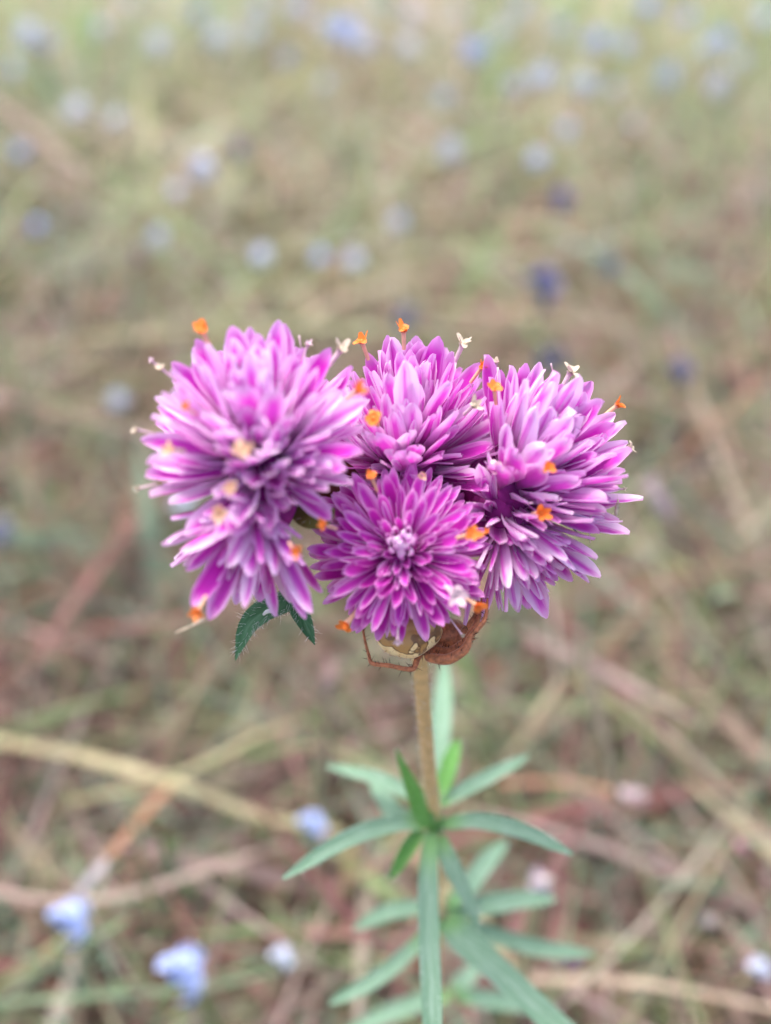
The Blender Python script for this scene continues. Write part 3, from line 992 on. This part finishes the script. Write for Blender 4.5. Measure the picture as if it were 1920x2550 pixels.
def flower_head(base_px, axis, R_mm, n, thmax, solo, core=.34, centre_buds=False, key=(), label=None, lift=0.0, wid=1.0, seed=0, fill=26, deep=1.0, lo=0.0, ulim=(-9e9, 9e9), erect=0.0, apex=False):
    """base_px: (u, v, depth mm) where the bracts spring from; axis in viewer space"""
    rs = random.Random(seed)
    B = P(*base_px)
    ax = CV(*axis)
    R = R_mm * .001
    cb = MB()
    # lumpy receptacle
    cv, cf = [], []
    for j in range(9):
        th = math.pi * j / 8
        for i in range(12):
            ph = 2 * math.pi * i / 12
            d = Vector((math.sin(th) * math.cos(ph), math.sin(th) * math.sin(ph), math.cos(th)))
            cv.append(B + d * R * core * rs.uniform(.9, 1.08))
    for j in range(8):
        for i in range(12):
            cf.append((j * 12 + i, j * 12 + (i + 1) % 12, (j + 1) * 12 + (i + 1) % 12, (j + 1) * 12 + i))
    cb.add(cv, cf)
    hd = cb.build('flower_head', M['core'], plant, loc=tuple(B))
    if label:
        hd['label'] = label
    items = []
    t1 = ax.orthogonal().normalized()
    t2 = ax.cross(t1)
    cmax = math.cos(math.radians(thmax))
    for i in range(n):
        cth = 1 - (1 - cmax) * (i + .5) / n
        th = math.acos(max(-1, min(1, cth))) + rs.uniform(-.09, .09)
        ph = i * 2.39996 + rs.uniform(-.16, .16)
        d = (ax * math.cos(th) + (t1 * math.cos(ph) + t2 * math.sin(ph)) * math.sin(th)).normalized()
        L = R * rs.uniform(.60, .80)
        st = R * rs.uniform(.20, .30)
        if math.degrees(th) < 30:
            L *= .8
            st *= 1.1
        bud = (centre_buds and math.degrees(th) < 17)
        if bud:
            L *= rs.uniform(.62, .78)
            st = R * .34
        elif centre_buds and math.degrees(th) < 46:
            L *= .92
        Bp = B + d * st - ax * R * lift * math.sin(th)
        if erect:
            # shingled bracts: they spring from an ovoid receptacle and lean towards its tip
            Bp = B + d * R * rs.uniform(.20, .34) + ax * R * .10 * math.cos(th)
            d = (d + ax * erect * (1.15 if th < 1.2 else .8) * rs.uniform(.7, 1.2)).normalized()
            L = R * rs.uniform(.52, .70)
        items.append((Bp, d, L, rs.uniform(-.35, .35), bud))
    if not centre_buds:
        for i in range(fill):
            d = (-FWD * rs.uniform(.5, 1) + RT * rs.uniform(-.9, .9) + UP * rs.uniform(-.6, .8) + ax * .3).normalized()
            items.append((B + d * R * rs.uniform(.16, .30), d, R * rs.uniform(.42, .66), rs.uniform(-.5, .5), False))
    if centre_buds or apex:
        # the closed tip: young pale bracts; on apex heads the pale colour paints in bright light
        st0 = R * (.44 if centre_buds else .42)
        for ring, (cnt, tdeg) in enumerate(((4, 5), (6, 12), (7, 19))):
            for i in range(cnt):
                th = math.radians(tdeg + rs.uniform(-2, 2))
                ph = 2 * math.pi * i / cnt + ring * .5 + rs.uniform(-.2, .2)
                d = (ax * math.cos(th) + (t1 * math.cos(ph) + t2 * math.sin(ph)) * math.sin(th)).normalized()
                o0 = B + d * st0
                L = R * rs.uniform(.34, .42) * (1 - .10 * ring) * (1.0 if centre_buds else 1.25)
                dd = (d * 1.0 + ax * .25).normalized()
                k = rs.randrange(len(BUD))
                mt = Matrix.Translation(o0) @ frame(dd, ax, rs.uniform(-.3, .3)) @ Matrix.Diagonal((L * .9, L, L, 1))
                o = link('petal', BUDM[k], hd)
                o.matrix_basis = mt
    def keep(it):
        q = it[0] + it[1] * it[2] - C0
        u = 960 + q.dot(RT) / q.dot(FWD) * FPX
        return ulim[0] < u < ulim[1]
    items = [it for it in items if keep(it)]
    vis = []
    for it in items:
        tip = it[0] + it[1] * it[2]
        toc = (C0 - tip).normalized()
        sc = (tip - B).dot(toc) / R + .35 * ((tip - B) - toc * (tip - B).dot(toc)).length / R + .25 * (tip - B).dot(UP) / R
        vis.append(sc)
    order = sorted(range(len(items)), key=lambda i: -vis[i])
    chosen = set(order[:max(0, solo - len(key))])
    jb = MB()
    for i, (Bp, d, L, roll, bud) in enumerate(items):
        mt = Matrix.Translation(Bp) @ frame(d, ax, roll) @ Matrix.Diagonal((L * wid, L, L, 1))
        if bud:
            k = rs.randrange(len(BUD))
            if i in chosen:
                o = link('petal', BUDM[k], hd)
                o.matrix_basis = mt
            else:
                jb.add([mt @ Vector(q) for q in BUD[k][0]], BUD[k][1], BUD[k][2], rs.uniform(.7, .95))
            continue
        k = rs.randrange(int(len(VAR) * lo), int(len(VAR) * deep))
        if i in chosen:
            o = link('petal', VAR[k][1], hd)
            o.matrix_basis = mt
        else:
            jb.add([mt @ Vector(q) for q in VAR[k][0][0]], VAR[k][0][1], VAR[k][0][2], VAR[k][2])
        # pale slim tepal tucked against each bract
        if rs.random() < .75 and not bud:
            d2 = (d + t1 * rs.uniform(-.16, .16) + t2 * rs.uniform(-.16, .16)).normalized()
            a = rs.choice(SLIM)
            m2 = Matrix.Translation(Bp) @ frame(d2, ax, rs.uniform(-.8, .8)) @ Matrix.Scale(L * rs.uniform(.75, .98), 4)
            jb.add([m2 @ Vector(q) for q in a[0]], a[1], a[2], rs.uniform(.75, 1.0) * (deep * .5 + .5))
    # bracts read one by one from the outline: (tip u, v, depth, origin shift u, v, width)
    for (u, v, dep, bu, bv, w) in key:
        tip = P(u, v, dep)
        o0 = P(base_px[0] + bu, base_px[1] + bv, (base_px[2] * 2 + dep) / 3)
        d = tip - o0
        L = d.length
        k = len(VAR) - 1 if w > 1.22 else rs.randrange(len(VAR))  # broadest bracts take the palest tone, a painted highlight
        f = o0 + d * .18
        mt = Matrix.Translation(f) @ frame(d, (ax - FWD * .9).normalized(), rs.uniform(-.3, .3)) @ Matrix.Diagonal((L * .82 * w, L * .82, L * .82, 1))
        o = link('petal', VAR[k][1], hd)
        o.matrix_basis = mt
    j = jb.build('inner_petals', M['petal'], hd, loc=tuple(B))
    j.name = 'petal_mass'
    j['kind'] = 'stuff'
    return hd


H1 = flower_head((652, 1140, 104), (-.06, .70, .71), 12.4, 130, 112, 44, seed=1, wid=1.3, fill=24, erect=.45, apex=True, lo=.4, ulim=(-9e9, 930),
                 key=[(693, 800, 100, 10, -20, 1), (618, 815, 101, 0, -20, 1), (480, 850, 101, 0, -20, 1), (425, 905, 100, 0, -10, 1), (385, 990, 100, 0, 0, 1),
                      (352, 1085, 99, -10, 10, 1.15), (362, 1195, 98, 0, 30, .95), (905, 1120, 98, 20, 10, 1), (838, 880, 103, 10, -20, 1), (920, 1000, 100, 10, -10, 1), (560, 850, 102, 0, -20, 1), (765, 870, 103, 0, -20, 1), (815, 1265, 99, 20, 40, .9), (668, 918, 92, 5, -40, 1.25)],
                 label='large softly blurred pink-magenta flower head')
H2 = flower_head((645, 1245, 104), (-.2, -.86, .45), 10.8, 28, 52, 34, seed=2, wid=1.25, fill=18, lo=.3,
                 key=[(393, 1338, 99, -10, 10, .9), (462, 1420, 99, -10, 20, 1.05), (478, 1520, 99, -10, 30, 1), (528, 1550, 100, -10, 30, .9), (618, 1522, 99, 0, 40, .95),
                      (790, 1520, 100, 10, 30, .95), (770, 1538, 101, 10, 30, .9), (660, 1400, 95, 0, 20, 1), (560, 1415, 96, -5, 20, 1.1)],
                 label='drooping lavender-pink flower head above the dark green leaf')
H3 = flower_head((1012, 1165, 117), (0, .78, .63), 13.8, 125, 108, 36, seed=3, wid=1.3, fill=16, erect=.45, apex=True, lo=.2,
                 key=[(958, 835, 112, 0, -20, 1), (1095, 832, 112, 10, -20, 1.05), (1010, 850, 113, 0, -20, .9), (1205, 1000, 112, 20, -10, 1), (1040, 865, 112, 5, -20, .9), (910, 880, 113, 0, -20, .9), (1160, 890, 113, 10, -20, 1), (890, 960, 112, 0, -20, .9), (1008, 898, 104, 0, -50, 1.25), (1070, 1040, 106, 20, -30, 1.2)],
                 label='middle upright bright pink flower head')
H4 = flower_head((1256, 1225, 114), (.42, .62, .66), 13.8, 130, 104, 38, seed=4, wid=1.25, fill=20, erect=.45, apex=True, lo=.15, ulim=(1198, 9e9),
                 key=[(1338, 902, 112, 0, -20, 1.05), (1282, 908, 113, 0, -20, .95), (1468, 945, 111, 10, -20, 1.05), (1540, 1045, 111, 10, -10, 1.1), (1570, 1120, 110, 10, 0, .95),
                      (1545, 1218, 110, 10, 10, .7), (1515, 1192, 111, 10, 0, .6), (1523, 1252, 110, 10, 20, .9), (1505, 1290, 110, 10, 30, .7), (1535, 1070, 111, 10, 0, 1), (1400, 960, 112, 0, -20, .9), (1235, 925, 113, 0, -20, .8), (1375, 1012, 104, 30, -30, 1.25)],
                 label='sharply focused pink-purple flower head spreading outward')
H5 = flower_head((1245, 1285, 113), (.30, -.84, .45), 10.8, 28, 48, 34, seed=5, wid=1.15, fill=18, lo=.15,
                 key=[(1372, 1535, 110, 0, 20, 1), (1282, 1520, 110, 0, 20, .95), (1398, 1440, 110, 10, 10, .95), (1458, 1368, 110, 10, 10, .85), (1310, 1480, 108, 0, 20, .9), (1350, 1500, 111, 0, 20, 1), (1240, 1470, 109, 0, 20, .9)],
                 label='drooping lavender-tipped flower head at the outer side')
H6 = flower_head((1000, 1378, 107.5), (-.02, .20, .98), 9.0, 165, 114, 40, core=.40, seed=6, centre_buds=True, wid=.90, deep=.45,  # only deeper petal tones: shade on this head put into the colour
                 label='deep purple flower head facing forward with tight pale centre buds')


# florets --------------------------------------------------------------
def floret(u, v, dep, wpx, mat, parent, stretch=1.0, tube_px=48, ang=None, name='floret', lobes=5):
    """tiny five-lobed tube flower poking out of the bracts"""
    p = P(u, v, dep)
    r = wpx * dep * .001 / FPX / 2
    hp = parent.location
    d = (p - Vector(hp))
    d = (d.normalized() - FWD * .45).normalized()
    mb = MB()
    tl = tube_px * dep * .001 / FPX
    dt = (d + FWD * .35).normalized()
    tube(mb, [p - dt * tl, p - dt * tl * .5, p - dt * tl * .1, p], [r * .22, r * .25, r * .27, r * .5], 7, 8, cap=False, mat=1)
    s = d.orthogonal().normalized()
    b = d.cross(s)
    rot = random.random() * 6
    for k in range(lobes):
        a = rot + 2 * math.pi * k / lobes + random.uniform(-.2, .2)
        q = s * math.cos(a) + b * math.sin(a)
        e = random.uniform(.55, 1.2)
        ribbon(mb, [p, p + q * r * .5 * e + d * r * .35, p + q * r * e + d * r * random.uniform(.1, 1.3) * stretch], r * random.uniform(.6, 1.0), 5, fold=.12, nx=2, up=d, prof=[.8, 1, 1, .85, .45])
    c = s * .1
    tube(mb, [p, p + d * r * .35], [r * .42, r * .2], 6, 3)
    second = {'orange': 'peach', 'peach': 'cream', 'cream': 'faded', 'faded': 'faded'}[mat]
    o = mb.build(name, [M[mat], M[second]], parent, loc=tuple(p))
    return o


fl = [(504, 826, 99, 60, 'orange', H1), (463, 1014, 95, 32, 'orange', H1), (890, 974, 97, 46, 'orange', H1), (931, 1043, 104, 58, 'orange', H3), (1005, 824, 111, 46, 'orange', H3),
      (902, 852, 112, 42, 'orange', H3), (1199, 916, 111, 38, 'orange', H3), (1231, 968, 108, 40, 'orange', H4), (1537, 1010, 110, 42, 'orange', H4), (1363, 1163, 103, 36, 'orange', H4),
      (1346, 1278, 106, 52, 'orange', H5), (925, 1187, 104, 36, 'orange', H6), (1170, 1331, 102, 50, 'orange', H6), (807, 1306, 101, 30, 'orange', H6), (1187, 1508, 105, 44, 'orange', H6),
      (862, 1554, 104, 50, 'orange', H6), (493, 1520, 98, 42, 'orange', H2), (734, 1371, 97, 34, 'orange', H2), (1212, 1322, 107, 18, 'orange', H5),
      (547, 1278, 96, 48, 'peach', H2), (576, 1212, 95, 42, 'peach', H1), (608, 1122, 93, 52, 'peach', H1), (426, 1120, 96, 40, 'peach', H1), (847, 872, 103, 52, 'cream', H1), (403, 918, 100, 26, 'cream', H1),
      (341, 1070, 98, 26, 'cream', H1), (345, 1216, 98, 22, 'cream', H1), (1152, 858, 112, 48, 'cream', H3), (1420, 928, 111, 50, 'cream', H4), (1568, 1114, 110, 32, 'cream', H4), (1236, 1165, 107, 46, 'faded', H4),
      (1133, 1478, 101, 56, 'faded', H6), (766, 860, 103, 24, 'faded', H1), (1080, 860, 112, 22, 'cream', H3), (1180, 1010, 108, 40, 'cream', H3), (1050, 1185, 106, 24, 'peach', H3), (1470, 1300, 110, 26, 'faded', H4),
      (1235, 905, 112, 26, 'cream', H4), (1150, 1580, 108, 18, 'cream', H6), (990, 1595, 105, 24, 'faded', H6), (380, 900, 101, 20, 'faded', H1), (1553, 1218, 110, 14, 'cream', H4)]
SILH = {(504, 826), (1005, 824), (902, 852), (1537, 1010), (847, 872), (403, 918), (341, 1070), (345, 1216), (1152, 858), (1420, 928), (1568, 1114), (766, 860), (1080, 860), (1235, 905), (380, 900), (1553, 1218), (862, 1554), (1470, 1300), (1199, 916)}
for f in fl:
    f = list(f)
    if (f[0], f[1]) not in SILH:
        f[2] -= 2.6
    floret(*f, tube_px=110 if (f[0], f[1]) == (862, 1554) else 48)
# thin styles and bits
mb = MB()
tube(mb, [P(512, 1540, 99), P(470, 1562, 99), P(436, 1576, 99)], [.00012, .00009, .00005], 6, 10, wob=.3)
mb.build('style', M['cream'], H2, loc=tuple(P(512, 1540, 99)))
for (a, b_) in (((1466, 1300, 110), (1470, 1352, 110)), ((1460, 1302, 110), (1480, 1275, 110)), ((1372, 905, 112), (1380, 940, 112.5)), ((745, 835, 103), (750, 870, 103)), ((1238, 960, 109), (1240, 915, 109))):
    mb = MB()
    tube(mb, [P(*b_), P(*a)], [.00012, .00002] if b_[1] < a[1] else [.00003, .0001], 5, 5)
    mb.build('spine', M['faded'], H4, loc=tuple(P(*a)))
# dark dry bract between the heads
leaf([(800, 1160, 112), (845, 1190, 111), (900, 1215, 111)], 90, 'brown_bract', 0, prof=[.4, 1, .9, .4], name='dry_bract', upv=-FWD)
# little dry floret hanging off the flower by a silk thread
fb = MB()
tube(fb, [P(1534, 1285, 110), P(1537, 1262, 110), P(1539, 1243, 110)], [.00012, .00022, .00008], 6, 9, wob=.25)
tube(fb, [P(1537, 1262, 110), P(1542, 1250, 109.8)], [.0001, .00005], 5, 4)
tube(fb, [P(1539, 1244, 110), P(1535, 1225, 110), P(1530, 1205, 110)], [.00001, .00001], 4, 6)
db = fb.build('shed_floret', M['cream'], None, loc=tuple(P(1537, 1262, 110)))
tag(db, 'tiny cream shed floret dangling on a silk thread beside the purple flower', 'floret')

# ------------------------------------------------------------------ spider
sp_c = P(1022, 1577, 110.8)
spider = empty('spider', tuple(sp_c))
tag(spider, 'brown-legged spider with a cream patterned abdomen clinging beneath the purple flower', 'spider')
MM = 111.5 / 1000 / FPX          # one photo px at the spider, in metres
mb = MB()
# abdomen: long axis runs across, slightly dropping to the rear; back faces up and to the viewer
lx = CV(.97, .06, -.18)
dors = CV(-.05, .42, .90)
dors = (dors - lx * dors.dot(lx)).normalized()
lat = lx.cross(dors)
ns, nt_ = 22, 28
vs_, uv, fc = [], [], []
for j in range(ns + 1):
    s = j / ns
    prof = math.sin(math.pi * min(1, max(0, s)) ** .9) ** .62 if 0 < s < 1 else 0.02
    cx = (s - .52) * 172 * MM
    for i in range(nt_):
        a = 2 * math.pi * i / nt_
        lump = 1 + .03 * math.sin(s * 15) * (1 if abs(math.sin(a)) > .3 else .4)
        p = sp_c + lx * cx + dors * (math.cos(a) * 54 * MM * prof * lump) + lat * (math.sin(a) * 62 * MM * prof * lump)
        vs_.append(p)
        t = abs((a if a <= math.pi else a - 2 * math.pi)) / math.pi
        uv.append((t, s))
for j in range(ns):
    for i in range(nt_):
        i2 = (i + 1) % nt_
        fc.append((j * nt_ + i, j * nt_ + i2, (j + 1) * nt_ + i2, (j + 1) * nt_ + i))
mb.add(vs_, fc, uv, mat=1)
# head-thorax
ct = P(1125, 1582, 113.5)
tube(mb, [P(1082, 1580, 112.5), P(1100, 1580, 113), ct, P(1150, 1578, 114), P(1168, 1574, 114)], [16 * MM, 34 * MM, 44 * MM, 36 * MM, 14 * MM], 14, 16)
bb = MB()
bb2 = MB()


def leg(pts, r):
    w3 = [P(*p) for p in pts]
    rr = [x * MM for x in r]
    # each joint swells a little
    c = tube(mb, w3, rr, 9, len(pts) * 6)
    n = len(c)
    for i in range(int(len(pts) * 26)):
        k = random.random() * (n - 1.01)
        j = int(k)
        p = c[j].lerp(c[j + 1], k - j)
        t = (c[j + 1] - c[j]).normalized()
        s = Matrix.Rotation(random.random() * 6.283, 3, t) @ t.orthogonal().normalized()
        rad = float(np.interp(k / (n - 1), np.linspace(0, 1, len(rr)), rr))
        big = random.random() < .16
        hair(bb if big else bb2, p + s * rad * .9, s * .9 + t * .45, (random.uniform(14, 22) if big else random.uniform(4, 8)) * MM, (1.0 if big else .5) * MM, .12)


# rear leg under the abdomen
leg([(1100, 1600, 114), (1060, 1615, 113), (1040, 1640, 110.8), (1030, 1664, 110), (1010, 1666, 109.8), (966, 1657, 109.5), (927, 1652, 109.5), (918, 1630, 110), (908, 1592, 110.5), (904, 1560, 111)],
    [9, 9, 8, 7, 6, 6, 5.5, 4, 3.2, 2.2])
# bunched side legs
leg([(1110, 1596, 113), (1068, 1632, 111), (1085, 1640, 110), (1120, 1640, 109), (1158, 1616, 108.8), (1172, 1585, 109), (1204, 1548, 109.5), (1212, 1520, 110), (1214, 1490, 110.5)],
    [9, 11, 13, 14, 12, 7.5, 6, 4, 2.5])
leg([(1110, 1592, 114), (1090, 1618, 112), (1120, 1625, 111), (1150, 1606, 110.5), (1165, 1586, 110.5), (1190, 1545, 111), (1196, 1515, 111.5), (1200, 1480, 112)], [10, 13, 15, 13, 9, 6, 4, 2.5])
leg([(1115, 1585, 115), (1110, 1605, 113), (1135, 1596, 112.4), (1158, 1570, 112), (1182, 1535, 112), (1190, 1505, 112.4), (1188, 1470, 113)], [10, 14, 14, 10, 6, 4, 2.5])
leg([(1120, 1575, 116), (1150, 1590, 115.5), (1172, 1560, 115.5), (1205, 1520, 115), (1215, 1480, 115)], [9, 11, 9, 6, 3])
# legs of the far side, gripping the stem and the bracts behind
leg([(1120, 1585, 118), (1090, 1600, 122), (1060, 1570, 124), (1040, 1530, 121), (1030, 1500, 118)], [9, 9, 7, 5, 3])
leg([(1125, 1580, 118), (1110, 1560, 122), (1090, 1520, 122), (1080, 1480, 119)], [9, 9, 6, 3])
leg([(1100, 1590, 117), (1040, 1590, 121), (990, 1570, 121), (955, 1545, 118), (945, 1515, 116)], [9, 9, 7, 5, 3])
# palps
leg([(1158, 1574, 113), (1172, 1580, 112), (1178, 1594, 111.5)], [5, 6, 3])
mb.build('body', [M['spider_leg'], M['abdomen']], spider, loc=tuple(sp_c))
for i in range(240):
    j, k = random.randrange(3, ns - 2), random.randrange(nt_)
    p = vs_[j * nt_ + k]
    hair(bb2, p, (p - sp_c).normalized() + lx * -.4, random.uniform(5, 10) * MM, .5 * MM, .2)
o = bb.build('spines', M['bristle'], spider, loc=tuple(sp_c))
o.name = 'spine'
o['kind'] = 'stuff'
o = bb2.build('body_hair', M['bristle_brown'], spider, loc=tuple(sp_c))
o['kind'] = 'stuff'
